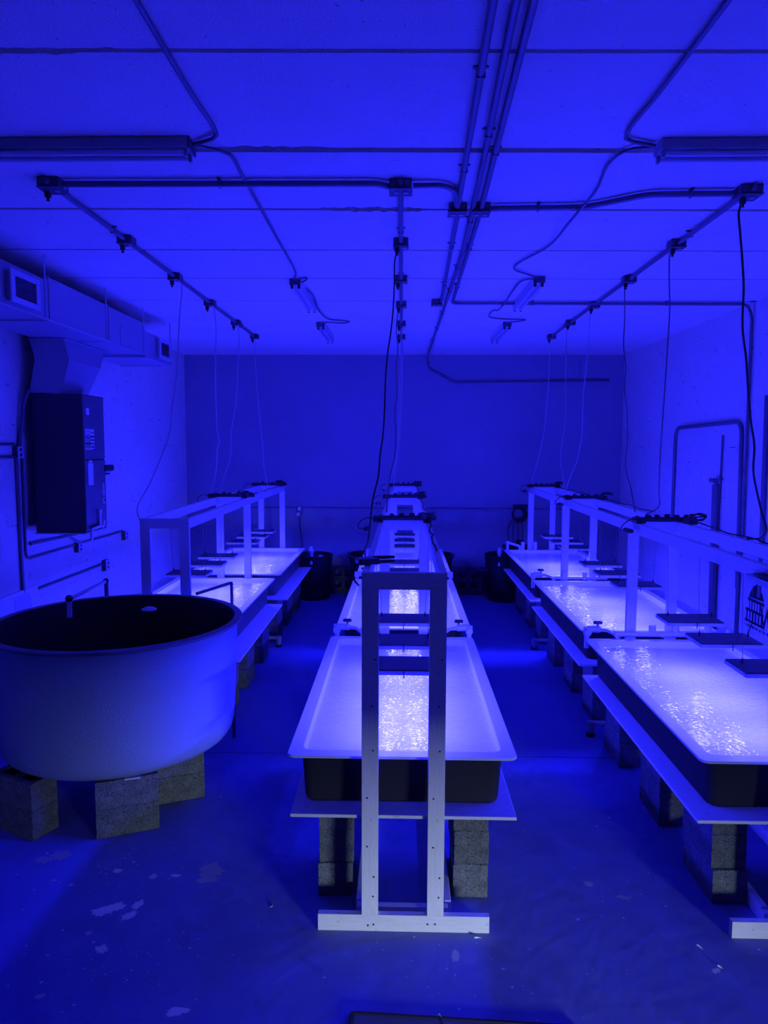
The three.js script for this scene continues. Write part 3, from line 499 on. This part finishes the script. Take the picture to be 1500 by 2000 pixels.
// ---------------------------------------------------------------- cords hanging from the boxes
const CORDS = {
  L3:[[-2.077,4.109,-6.8],[-2.072,4.015,-6.777],[-2.08,3.892,-6.747],[-2.081,3.647,-6.686],[-2.077,3.309,-6.601],[-2.102,2.929,-6.504],[-2.116,2.695,-6.444],[-2.186,2.464,-6.383],[-2.273,2.235,-6.322],[-2.355,2.077,-6.28],[-2.359,2.009,-6.262],[-2.326,1.929,-6.24]],
  L4:[[-2.09,4.12,-8.0],[-2.093,3.922,-8.085],[-2.14,3.599,-8.22],[-2.182,3.261,-8.355],[-2.203,3.028,-8.445],[-2.219,2.789,-8.535],[-2.209,2.655,-8.585],[-2.247,2.543,-8.625],[-2.274,2.355,-8.693],[-2.327,2.162,-8.76],[-2.371,1.999,-8.816],[-2.278,1.9,-8.85]],
  L5:[[-2.103,4.125,-9.25],[-2.111,3.86,-9.296],[-2.143,3.636,-9.335],[-2.166,3.343,-9.385],[-2.197,3.145,-9.418],[-2.242,2.945,-9.451],[-2.281,2.743,-9.484],[-2.303,2.469,-9.528],[-2.37,2.262,-9.561],[-2.468,2.016,-9.6]],
  L6:[[-2.122,4.126,-10.4],[-2.161,3.811,-10.572],[-2.181,3.453,-10.759],[-2.185,3.079,-10.946],[-2.187,2.768,-11.096],[-2.187,2.529,-11.208],[-2.2,2.325,-11.302],[-2.187,2.117,-11.395],[-2.152,1.879,-11.5]],
  R1:[[2.119,4.127,-4.65],[2.102,4.077,-4.656],[2.121,3.963,-4.671],[2.15,3.811,-4.689],[2.18,3.626,-4.712],[2.2,3.374,-4.742],[2.243,3.181,-4.765],[2.277,2.984,-4.787],[2.314,2.784,-4.81],[2.356,2.615,-4.829],[2.367,2.444,-4.847],[2.405,2.305,-4.862],[2.451,2.165,-4.877],[2.498,2.04,-4.891],[2.5,1.975,-4.96],[2.43,1.962,-5.02]],
  R2:[[2.094,4.115,-5.8],[2.117,3.913,-5.842],[2.144,3.721,-5.882],[2.158,3.486,-5.929],[2.169,3.245,-5.976],[2.179,2.998,-6.023],[2.189,2.703,-6.078],[2.204,2.399,-6.133],[2.22,2.199,-6.169],[2.231,2.087,-6.188],[2.128,2.018,-6.2]],
  R3:[[2.102,4.124,-6.95],[2.081,3.811,-6.845],[2.05,3.514,-6.743],[2.058,3.368,-6.692],[2.03,3.129,-6.607],[2.034,2.94,-6.539],[2.021,2.662,-6.438],[1.984,2.436,-6.353],[2.012,2.236,-6.276],[2.03,2.04,-6.2]],
  R4:[[2.095,4.11,-8.15],[2.112,3.887,-8.233],[2.122,3.67,-8.312],[2.125,3.446,-8.391],[2.126,3.189,-8.48],[2.15,2.924,-8.569],[2.159,2.682,-8.648],[2.136,2.434,-8.727],[2.071,2.213,-8.797],[2.032,2.038,-8.85]],
  R5:[[2.094,4.115,-9.28],[2.086,3.788,-9.236],[2.072,3.463,-9.191],[2.077,3.138,-9.147],[2.062,2.879,-9.111],[2.023,2.621,-9.076],[2.009,2.427,-9.049],[2.034,2.235,-9.022],[2.046,2.074,-9.0]],
  R6:[[2.111,4.126,-10.4],[2.138,3.883,-10.539],[2.172,3.532,-10.733],[2.189,3.165,-10.927],[2.197,2.86,-11.082],[2.171,2.545,-11.237],[2.131,2.26,-11.372],[2.1,2.093,-11.45],[2.104,1.983,-11.5]],
  C2:[[-0.043,4.147,-5.75],[-0.063,4.042,-5.706],[-0.065,3.891,-5.641],[-0.071,3.658,-5.539],[-0.088,3.452,-5.447],[-0.109,3.291,-5.373],[-0.122,3.094,-5.28],[-0.126,2.865,-5.169],[-0.134,2.68,-5.077],[-0.153,2.535,-5.003],[-0.161,2.395,-4.929],[-0.196,2.24,-4.846],[-0.207,2.123,-4.781],[-0.212,2.0,-4.5],[-0.216,1.985,-4.2],[-0.2,1.975,-3.93]],
  C4:[[-0.046,4.136,-8.1],[-0.067,3.895,-7.928],[-0.048,3.65,-7.747],[-0.062,3.414,-7.566],[-0.053,3.132,-7.34],[-0.072,2.969,-7.205],[-0.059,2.71,-6.978],[-0.066,2.513,-6.797],[-0.106,2.325,-6.617],[-0.126,2.168,-6.458],[-0.132,2.019,-6.3]],
  C5:[[-0.013,4.12,-9.3],[-0.017,3.786,-9.225],[-0.028,3.456,-9.149],[-0.045,3.065,-9.059],[-0.056,2.677,-8.969],[-0.08,2.422,-8.908],[-0.123,2.231,-8.863],[-0.167,2.092,-8.83],[-0.204,1.967,-8.8]],
  C6:[[0.002,4.126,-10.4],[-0.004,3.811,-10.56],[-0.017,3.381,-10.768],[-0.038,3.006,-10.942],[-0.045,2.696,-11.081],[-0.076,2.376,-11.219],[-0.108,2.129,-11.324],[-0.133,1.945,-11.4]],
  C6b:[[0.009,4.129,-10.42],[0.004,3.649,-9.742],[-0.006,3.05,-8.773],[-0.032,2.612,-7.925],[-0.078,2.423,-7.501],[-0.123,2.255,-7.077],[-0.189,2.126,-6.713],[-0.217,2.068,-6.532],[-0.197,2.014,-6.35]],
};

const CL = { L3: ['white', 'thin cord hanging to the near end of the duct-side gantry'], L4: ['white', 'pale cord hanging to the middle strip of the duct-side gantry'], L5: ['white', 'slanting pale cord hanging behind the middle of the duct-side gantry'], L6: ['white', 'pale cord hanging to the far end of the duct-side gantry'],
  R1: ['black', 'thick dark cord hanging from the nearest sign-side junction box'], R2: ['grey', 'faint cord from the second sign-side junction box to the gantry'], R3: ['grey', 'cord from the third sign-side junction box to the near power strip'], R4: ['white', 'pale cord slanting to the middle power strip of the sign-side gantry'], R5: ['white', 'thin cord from the fifth sign-side junction box'], R6: ['white', 'pale cord hanging to the far end of the sign-side gantry'],
  C2: ['black', 'long dark cord hanging down to the front of the middle gantry'], C4: ['grey', 'dark cord from the fourth middle junction box to the near power strip'], C5: ['white', 'pale cord from the fifth middle junction box'], C6: ['white', 'pale cord from the sixth box to the far middle power strip'], C6b: ['white', 'pale cord slanting forward to the near middle power strip'] };
for (const [k, pts] of Object.entries(CORDS)) { const [c, l] = CL[k]; one('hanging_cord', l, 'cord', cord(pts, c === 'white' ? 0.0055 : k === 'R1' ? 0.0075 : 0.006, 5, 5), c === 'white' ? M.cordWhite : c === 'grey' ? M.cordGrey : M.cordBlack); }

// ---------------------------------------------------------------- power strips, drivers and tangled leads on the gantries
const RT = 1.9555;
function strip(label, x, z, len = 0.52) {
  const t = thing('power_strip', label, 'power strip', [x, RT, z], 0, 'black power strips across the gantries');
  mesh('body', box(len, 0.04, 0.052, 0, 0.021, 0, 0.008), M.black, t); mesh('switch', box(0.03, 0.012, 0.024, -len / 2 + 0.04, 0.045, 0, 0.002), M.blackGloss, t);
  seed = Math.round(Math.abs(x * 913 + z * 331)); for (let k = 0; k < 5; k++) mesh('plug', merge([box(0.03 + 0.02 * rnd(), 0.02 + 0.022 * rnd(), 0.034, -len / 2 + 0.12 + k * 0.085 + 0.02 * rnd(), 0.048, 0.002, 0.008), cord([[-len / 2 + 0.12 + k * 0.085, 0.06, 0.02], [-len / 2 + 0.13 + k * 0.08, 0.062, 0.05], [-len / 2 + 0.16 + k * 0.06, 0.04, 0.05]], 0.004, 3, 4)]), M.black, t);
}
function driver(label, x, z, s = 1) {
  const t = thing('light_driver', label, 'power adapter', [x, RT, z], 0, 'black drivers with coiled leads on the gantries');
  mesh('brick', box(0.07, 0.05, 0.16, 0, 0.026, 0, 0.008), M.black, t);
  seed = Math.round(Math.abs(x * 1000 + z * 77)); const pts = []; for (let k = 0; k < 26; k++) { const a = k * 1.05, r = 0.045 + 0.03 * rnd(); pts.push([r * Math.cos(a) + 0.01 * rnd(), 0.055 + 0.045 * rnd(), 0.14 + r * 1.3 * Math.sin(a)]); }
  mesh('coiled_lead', cord(pts, 0.0055, 4, 5), M.cordBlack, t);
}
function controller(label, x, z) {
  const t = thing('light_controller', label, 'controller', [x, RT, z], 0, 'black controllers hooked on the gantries');
  mesh('case', box(0.085, 0.05, 0.13, -0.005, 0.026, 0, 0.012), M.black, t); mesh('hanging_box', box(0.05, 0.035, 0.15, -0.1, -0.06, 0.02, 0.012), M.black, t);
  mesh('lead', cord([[-0.03, 0.03, 0.06], [-0.1, 0.04, 0.09], [-0.16, 0, 0.08], [-0.17, -0.05, 0.05], [-0.12, -0.06, 0.03]], 0.005, 5, 5), M.cordBlack, t);
}
function lead(label, pts) { one('gantry_lead', label, 'cord', cord(pts, 0.0055, 5, 5), M.cordBlack, [0, 0, 0], 0, 'leads along the gantry rails'); }
const STR = [['middle', 0.045, -6.2, 'nearest'], ['middle', 0.055, -8.93, 'second'], ['middle', 0.07, -11.6, 'farthest'], ['sign', 2.27, -6.2, 'nearest'], ['sign', 2.3, -8.93, 'second'], ['sign', 2.31, -11.56, 'farthest'], ['duct', -2.12, -8.93, 'nearer'], ['duct', -2.14, -11.6, 'farther']];
for (const [row, x, z, w] of STR) {
  const n = ROWS[row].name; strip(`${w} black power strip lying across the gantry of the ${n}`, x, z);
  controller(`black light controller hooked beside the ${w} power strip of the ${n}`, x - 0.24, z + 0.13); driver(`black driver with a coiled lead by the ${w} power strip of the ${n}`, x + 0.175, z + 0.16);
  const rx = x + 0.18, pts = [[rx, RT + 0.03, z + 0.3]]; seed = 300 + Math.round(-z * 10); for (let k = 1; k < 9; k++) pts.push([rx + (rnd() - 0.5) * 0.03, RT + 0.008 + (k % 3 === 0 ? 0.0 : 0.014) * rnd(), z + 0.3 + k * 0.2]); if (!(row === 'duct' && w === 'nearer')) lead(`dark lead running forward along the rail from the ${w} strip of the ${n}`, pts);
}
{ const t = thing('light_controller', 'black gadget with two prongs on the front of the middle gantry', 'controller', [-0.185, RT, -3.86], 0.3); mesh('case', box(0.12, 0.035, 0.1, 0, 0.018, 0, 0.01), M.blackGloss, t); mesh('prong', cyl(0.012, 0.009, 0.12, 0.1, 0.03, -0.02, 'x', 8), M.black, t); mesh('prong', cyl(0.012, 0.009, 0.11, 0.09, 0.015, 0.03, 'x', 8), M.black, t); mesh('cable_tail', cord([[-0.04, 0.02, 0.04], [-0.09, 0, 0.08], [-0.1, -0.06, 0.1], [-0.07, -0.1, 0.09]], 0.005, 4, 5), M.cordBlack, t); }
{ const t = thing('wire_tray', 'perforated metal tray clipped to the front of the sign-side gantry', 'tray', [1.985, 1.87, -3.87]); mesh('tray', box(0.05, 0.04, 0.34, -0.004, 0, 0, 0.004), M.galv, t); mesh('lid', box(0.06, 0.012, 0.2, -0.004, 0.034, 0.03, 0.004), M.black, t); }

// ---------------------------------------------------------------- plastic plumbing between the tanks
function valve(label, x, z, s) {                               // s: +1 when the tank lies towards +x
  const t = thing('return_valve', label, 'valve', [x, 0.93, z]); t.scale.x = 1;
  mesh('riser', pipe([[-s * 0.075, -0.12, 0], [-s * 0.075, 0.03, 0]], 0.022, 0.02, 10), M.pvc, t);
  mesh('tee', merge([cyl(0.031, 0.031, 0.07, -s * 0.075, 0.035, 0, 'y', 12), cyl(0.03, 0.03, 0.07, -s * 0.03, 0.05, 0, 'x', 12), cyl(0.029, 0.029, 0.05, -s * 0.075, 0.03, 0.03, 'z', 12)]), M.pvc, t);
  mesh('valve_body', new THREE.SphereGeometry(0.034, 12, 8).translate(s * 0.02, 0.052, 0), M.pvc, t);
  mesh('handle', merge([box(0.08, 0.03, 0.034, s * 0.02, 0.11, 0, 0.012), cyl(0.009, 0.009, 0.04, s * 0.02, 0.085, 0, 'y', 8)]), M.blackGloss, t, 'black valve handle');
  mesh('spout', merge([pipe([[s * 0.03, 0.05, 0], [s * 0.1, 0.045, 0.02], [s * 0.16, 0.02, 0.1], [s * 0.165, -0.035, 0.12]], 0.015, 0.04, 8), cyl(0.02, 0.02, 0.045, s * 0.165, -0.02, 0.118, 'y', 10)]), M.pvc, t);
}
valve('white pipe valve at the near joint of the middle row, tub side', -0.5, -6.27, 1); valve('white pipe valve at the near joint of the middle row, sign side', 0.54, -6.27, -1);
valve('white pipe valve at the far joint of the middle row, tub side', -0.49, -8.99, 1); valve('white pipe valve at the far joint of the middle row, sign side', 0.56, -8.99, -1);
valve('white pipe valve with black handle at the near joint of the sign-side row', 1.74, -6.27, 1); valve('white pipe valve with black handle at the far joint of the sign-side row', 1.76, -8.99, 1);
function manifold(label, x, z, len) {
  const t = thing('cross_pipe', label, 'pipe', [x, 0.932, z]);
  mesh('pipe_run', cyl(0.0245, 0.0245, len, len / 2, 0.025, 0, 'x', 12), M.pvc, t); for (const u of [0.38, 0.62, 0.95]) mesh('stub', merge([cyl(0.031, 0.031, 0.09, u * len, 0.06, -0.01, 'y', 12)]), M.pvc, t); for (const u of [0.02, 0.5, 0.97]) mesh('coupling', cyl(0.03, 0.03, 0.06, u * len, 0.025, 0, 'x', 12), M.pvc, t);
}
manifold('white pipe laid across the near joint of the sign-side row', 1.9, -6.2, 0.85);
{ const t = thing('cross_pipe', 'white pipe laid across the far joint of the sign-side row', 'pipe', [1.9, 0.932, -8.92]); mesh('pipe_run', cyl(0.02, 0.02, 0.7, 0.35, 0.02, 0, 'x', 12), M.pvc, t); for (const u of [0.16, 0.42]) mesh('stub', cyl(0.03, 0.03, 0.1, u, 0.05, 0, 'y', 12), M.pvc, t); }
for (const [x, l] of [[1.98, 'white pipe stub on the far end of the sign-side row, outer'], [2.18, 'white pipe stub on the far end of the sign-side row, inner']]) one('pipe_stub', l, 'pipe', merge([cyl(0.032, 0.032, 0.13, 0, 0.065, 0, 'y', 12)]), M.pvc, [x, 0.932, -11.52], 0);
{ const t = thing('pvc_frame', 'small white pipe frame standing on the far corner of the sign-side row', 'pipe', [1.73, 0.932, -11.5]); mesh('frame', pipe([[0, 0, 0], [0, 0.12, 0], [0.2, 0.06, 0], [0.2, 0, 0]], 0.022, 0.03, 8), M.pvc, t); mesh('joint', new THREE.SphereGeometry(0.03, 10, 8).translate(0, 0.12, 0), M.pvc, t); }
one('glass_jar', 'small white bottle with a dark lid beside the third sign-side lamp', 'bottle', new THREE.LatheGeometry([[0.001, 0], [0.03, 0.002], [0.034, 0.05], [0.02, 0.08], [0.018, 0.1], [0.001, 0.102]].map(([a, b]) => new THREE.Vector2(a, b)), 14), M.pvc, [2.84, 0.932, -6.1]);
function drain(label, x, z, s) { const t = thing('drain_pipe', label, 'pipe', [x, 0, z]); mesh('pipe_run', pipe([[-s * 0.25, 0.12, 0], [s * 0.02, 0.12, 0], [s * 0.02, 0.02, 0]], 0.024, 0.04, 10), M.galv, t); mesh('elbow', cyl(0.034, 0.034, 0.08, s * 0.02, 0.1, 0, 'y', 12), M.galv, t); mesh('foot', cyl(0.036, 0.04, 0.03, s * 0.02, 0.016, 0, 'y', 12), M.black, t); }
drain('white drain elbow poking out under the near end of the sign-side row', 1.74, -6.25, -1); drain('white drain elbow poking out under the middle of the sign-side row', 1.74, -9.0, -1); drain('white drain elbow poking out under the duct-side row', -1.6, -9.0, 1);

// ---------------------------------------------------------------- the far end of the room
function barrel(label, x, z, r, h) {
  const t = thing('plastic_barrel', label, 'barrel', [x, 0, z]);
  mesh('body', new THREE.LatheGeometry([[0.02, 0.003], [r * 0.8, 0.003], [r * 0.83, 0.02], [r * 0.97, h - 0.05], [r * 0.97, h - 0.02]].map(([a, b]) => new THREE.Vector2(a, b)), 40), M.barrel, t); mesh('inside', new THREE.LatheGeometry([[r * 0.94, h - 0.01], [r * 0.8, 0.03], [0.02, 0.028]].map(([a, b]) => new THREE.Vector2(a, b)), 40), M.barrel, t);
  mesh('rim', new THREE.TorusGeometry(r * 0.97, 0.018, 8, 40).rotateX(Math.PI / 2).translate(0, h - 0.015, 0), M.blackGloss, t);
}
barrel('black plastic barrel at the far end of the duct-side row', -1.5, -12.02, 0.33, 0.76); barrel('black plastic barrel at the far end of the sign-side row', 1.76, -12.0, 0.34, 0.79);
{ const t = thing('stock_tank', 'long black stock tank behind the far end of the middle row', 'tank', [-0.01, 0, -12.15]); const b = (w, l, y) => loopPts(w, l, 0.3, y, 8); mesh('body', loft([b(1.6, 0.72, 0.003), b(1.78, 0.8, 0.72)], false, true), M.barrel, t); mesh('rim', loft([b(1.78, 0.8, 0.71), b(1.84, 0.86, 0.72), b(1.84, 0.86, 0.75), b(1.74, 0.76, 0.75)]), M.blackGloss, t); mesh('inside', loft([b(1.74, 0.76, 0.75), b(1.58, 0.7, 0.03)], true), M.barrel, t); }
for (const [l, x, s] of [['white drain plumbing dropping into the barrel beside the duct-side row', -1.52, 1], ['white drain plumbing dropping into the barrel beside the sign-side row', 1.66, -1]]) {
  const t = thing('drain_plumbing', l, 'pipe', [x, 0, -11.72]);
  mesh('downpipe', pipe([[s * 0.02, 0.93, -0.02], [s * 0.02, 0.62, -0.02]], 0.03, 0, 10), M.pvc, t); mesh('elbow', pipe([[s * 0.02, 0.64, -0.02], [s * 0.1, 0.6, -0.1], [s * 0.14, 0.74, -0.2], [s * 0.18, 0.72, -0.22], [s * 0.18, 0.5, -0.22]], 0.03, 0.05, 10), M.pvc, t); for (const y of [0.66, 0.86]) mesh('union', cyl(0.042, 0.042, 0.06, s * 0.02, y, -0.02, 'y', 12), M.pvc, t);
}
// blocks stored on their sides along the far wall, open cores towards the room
const coreGeo = (() => { const g = blockGeo.clone(); g.translate(0, -0.1, 0); g.rotateX(Math.PI / 2); g.rotateZ(Math.PI / 2); g.translate(0, 0.1005, 0); g.computeBoundingBox(); g.translate(0, -g.boundingBox.min.y, 0); return metreUV(g); })();
seed = 77;
for (const [side, xs] of [['duct', [-1.02]], ['sign', [0.98, 1.39]]]) {
  one('added_sleeper', `dark sleeper added for darkness under stored blocks on the ${side} side of the far wall`, 'timber', box(side === 'duct' ? 0.5 : 0.86, 0.075, 0.2, 0, 0.0385, 0, 0.004), M.sleeper, [side === 'duct' ? -1.02 : 1.18, 0, -12.44]);  // dark timber added to stand for the darkness beneath the blocks
  xs.forEach((x, i) => { for (let k = 0; k < 2; k++) one('cinder_block', `${k ? 'upper' : 'lower'} hollow block lying at the far wall, ${side === 'duct' ? 'by the duct-side barrel' : i ? 'next to the sign-side barrel' : 'next to the stock tank'}`, 'cinder block', coreGeo, M.block2, [x, 0.0765 + k * 0.199, -12.44], 0, 'blocks stored at the far wall'); });
}
{ const t = thing('wall_outlet', 'small pale outlet with plugged adapters on the far wall behind the duct-side row', 'outlet', [-1.83, 1.44, ZF + 0.001]); mesh('plate', box(0.11, 0.16, 0.03, 0, 0, 0.016, 0.004), M.conduit, t); mesh('adapter', box(0.06, 0.07, 0.06, 0.01, 0.05, 0.06, 0.008), M.pvc, t); mesh('adapter', box(0.06, 0.06, 0.05, -0.01, -0.05, 0.055, 0.008), M.pvc, t); mesh('lead', cord([[0.01, -0.08, 0.07], [0.02, -0.3, 0.05], [0.05, -0.6, 0.05], [0.06, -0.9, 0.05]], 0.008, 5, 5), M.cordBlack, t); }
{ const t = thing('hose_reel', 'dark coiled hose and pump leads hung on the far wall behind the sign-side row', 'hose', [2.07, 1.42, ZF + 0.001]); for (let k = 0; k < 4; k++) mesh('hose_coil', new THREE.TorusGeometry(0.1 + 0.008 * k, 0.012, 6, 28).translate(0.01 * k, -0.01, 0.04 + 0.022 * k), M.black, t); mesh('bracket', box(0.3, 0.06, 0.05, 0.06, 0.13, 0.026, 0.006), M.black, t); for (const x of [-0.16, -0.08, 0.0, 0.07]) mesh('lead', cord([[x * 0.4, -0.06, 0.06], [x, -0.2, 0.08], [x * 1.1, -0.4, 0.1], [x, -0.55, 0.14]], 0.008, 4, 5), M.cordBlack, t); }
{ const t = thing('pump_shelf', 'dark shelf box standing at the far wall below the hose coil', 'shelf', [2.05, 0, -12.42]); mesh('top', box(0.5, 0.04, 0.36, 0, 0.85, 0, 0.006), M.barrel, t); mesh('cabinet', box(0.4, 0.826, 0.3, 0, 0.416, 0, 0.008), M.unit, t); mesh('pump', cyl(0.06, 0.07, 0.1, 0.03, 0.92, 0, 'y', 14), M.black, t); }

// ---------------------------------------------------------------- the right-hand wall
{
  const x = XR - 0.018, wc = (label, pts, r, m = M.conduit) => { const t = thing('wall_conduit', label, 'conduit'); mesh('tube', pipe(pts.map(([y, z]) => [x, y, z]), r, 0.16), m, t); for (let k = 0; k < pts.length - 1; k++) { const [ya, za] = pts[k], [yb, zb] = pts[k + 1]; for (const f of [0.3, 0.75]) mesh('strap', box(0.012, 0.03, 0.09, XR - 0.008, ya + (yb - ya) * f, za + (zb - za) * f, 0.003), m, t); } };
  wc('wall conduit bent like an upturned U above the sign-side gantry', [[0.5, -10.14], [2.87, -10.15], [2.9, -8.2], [1.0, -8.12]], 0.026);
  wc('upright dark pipe on the sign-side wall that widens lower down', [[2.75, -8.67], [1.0, -8.7]], 0.012);
  const t = thing('wall_riser', 'thick upright pipe with a small valve low on the sign-side wall', 'pipe'); mesh('pipe_run', pipe([[XR - 0.05, 2.16, -8.72], [XR - 0.05, 0.3, -8.66]], 0.045, 0, 12), M.conduit, t); mesh('valve', merge([box(0.06, 0.05, 0.14, XR - 0.05, 2.2, -8.8, 0.01), cyl(0.02, 0.02, 0.1, XR - 0.05, 2.17, -8.72, 'y', 8)]), M.conduit, t);
  wc('stout upright conduit at the picture edge on the sign-side wall', [[3.15, -7.66], [1.0, -7.6]], 0.032);
  wc('low upright conduit beside the dome sign', [[1.6, -8.1], [0.3, -8.08]], 0.03);
  const sg = thing('dome_sign', 'white sign board printed with a dark dome building and letters', 'sign', [XR - 0.012, 0.52, -7.23]);
  mesh('board', box(0.02, 0.9, 1.6, 0, 0.45, 0, 0.003), M.register, sg);
  const art = canvasTex(1024, 576, (g, w, h) => {                // left edge is the far end, z = -8.03; 640 px per metre
    g.fillStyle = 'rgb(205,205,205)'; g.fillRect(0, 0, w, h); const k = 'rgb(28,28,32)'; g.fillStyle = g.strokeStyle = k;
    const X = (z) => (z + 8.03) * 640, Y = (y) => h - (y - 0.52) * 640;
    g.beginPath(); g.moveTo(X(-7.675), Y(1.2)); g.lineTo(X(-7.66), Y(1.12)); g.bezierCurveTo(X(-7.6), Y(1.1), X(-7.53), Y(1.04), X(-7.5), Y(0.97)); g.lineTo(X(-7.83), Y(0.96)); g.bezierCurveTo(X(-7.8), Y(1.04), X(-7.74), Y(1.1), X(-7.69), Y(1.12)); g.closePath(); g.fill();
    g.fillRect(X(-7.85), Y(0.955), 230, 22); for (let i = 0; i < 6; i++) g.fillRect(X(-7.82) + i * 36, Y(0.92), 14, 62); g.fillRect(X(-7.89), Y(0.835), 252, 20); for (let i = 0; i < 6; i++) g.fillRect(X(-7.87) + i * 41, Y(0.81), 20, 66); g.fillRect(X(-7.9), Y(0.71), 262, 18);
    g.lineWidth = 22; g.lineJoin = 'miter'; g.beginPath(); g.moveTo(X(-7.58), Y(0.93)); g.lineTo(X(-7.485), Y(0.7)); g.lineTo(X(-7.43), Y(0.88)); g.lineTo(X(-7.37), Y(0.7)); g.lineTo(X(-7.28), Y(0.93)); g.stroke();
    for (let i = 0; i < 26; i++) { const ww = 8 + (i * 37 % 15); g.fillRect(X(-7.9) + i * 26, Y(0.66) + (i % 3), ww, 18); }
  });
  const pg = new THREE.PlaneGeometry(1.6, 0.9); pg.rotateY(-Math.PI / 2); mesh('print', pg, MS(lin(1), 0.7, { map: art }), sg, 'dark dome with columns beside a large letter').position.set(-0.0105, 0.45, 0);
  one('dangling_cord', 'thin dark cord dangling over the dome sign', 'cord', cord([[XR - 0.04, 0.8, -7.7], [XR - 0.05, 0.7, -7.68], [XR - 0.05, 0.62, -7.72], [XR - 0.05, 0.56, -7.76]], 0.006, 5, 5), M.cordBlack);
}

// ---------------------------------------------------------------- small things on the floor
{
  const f = thing('floor_mat', 'dark-edged mat on the floor at the bottom of the picture', 'mat', [0.28, 0.001, -2.71], -0.05);
  mesh('pad', box(1.0, 0.008, 0.6, 0, 0.004, 0, 0.002), MS(lin(0.11, 0.11, 0.12), 0.7), f); mesh('border', merge([box(1.02, 0.012, 0.016, 0, 0.006, -0.3, 0.003), box(1.02, 0.012, 0.016, 0, 0.006, 0.3, 0.003), box(0.016, 0.012, 0.6, -0.51, 0.006, 0, 0.003), box(0.016, 0.012, 0.6, 0.51, 0.006, 0, 0.003)]), M.black, f);
  const shaving = (label, x, z, turn, len, y = 0.001) => { const g = new THREE.CylinderGeometry(len * 0.5, len * 0.5, 0.008, 10, 1, true, 0, 1.9); g.rotateX(0.35); g.translate(-len * 0.35, 0.006, -len * 0.3); one('wood_shaving', label, 'shaving', g, M.wood, [x, y, z], turn); };
  shaving('curled pale shaving below the corner of the middle gantry foot', 0.43, -3.56, 2.2, 0.07); shaving('pale sliver on the floor near the sign-side gantry foot', 1.58, -3.5, 0.9, 0.08); shaving('short pale sliver below the sign-side gantry foot', 1.62, -3.37, 1.2, 0.05); shaving('pale curl standing on the floor mat', 0.2, -2.97, 0.6, 0.11, 0.014); shaving('tiny pale curl on the floor between the tub and the middle gantry', -0.72, -3.79, 0.3, 0.04);
}
renderer.render(scene, camera);
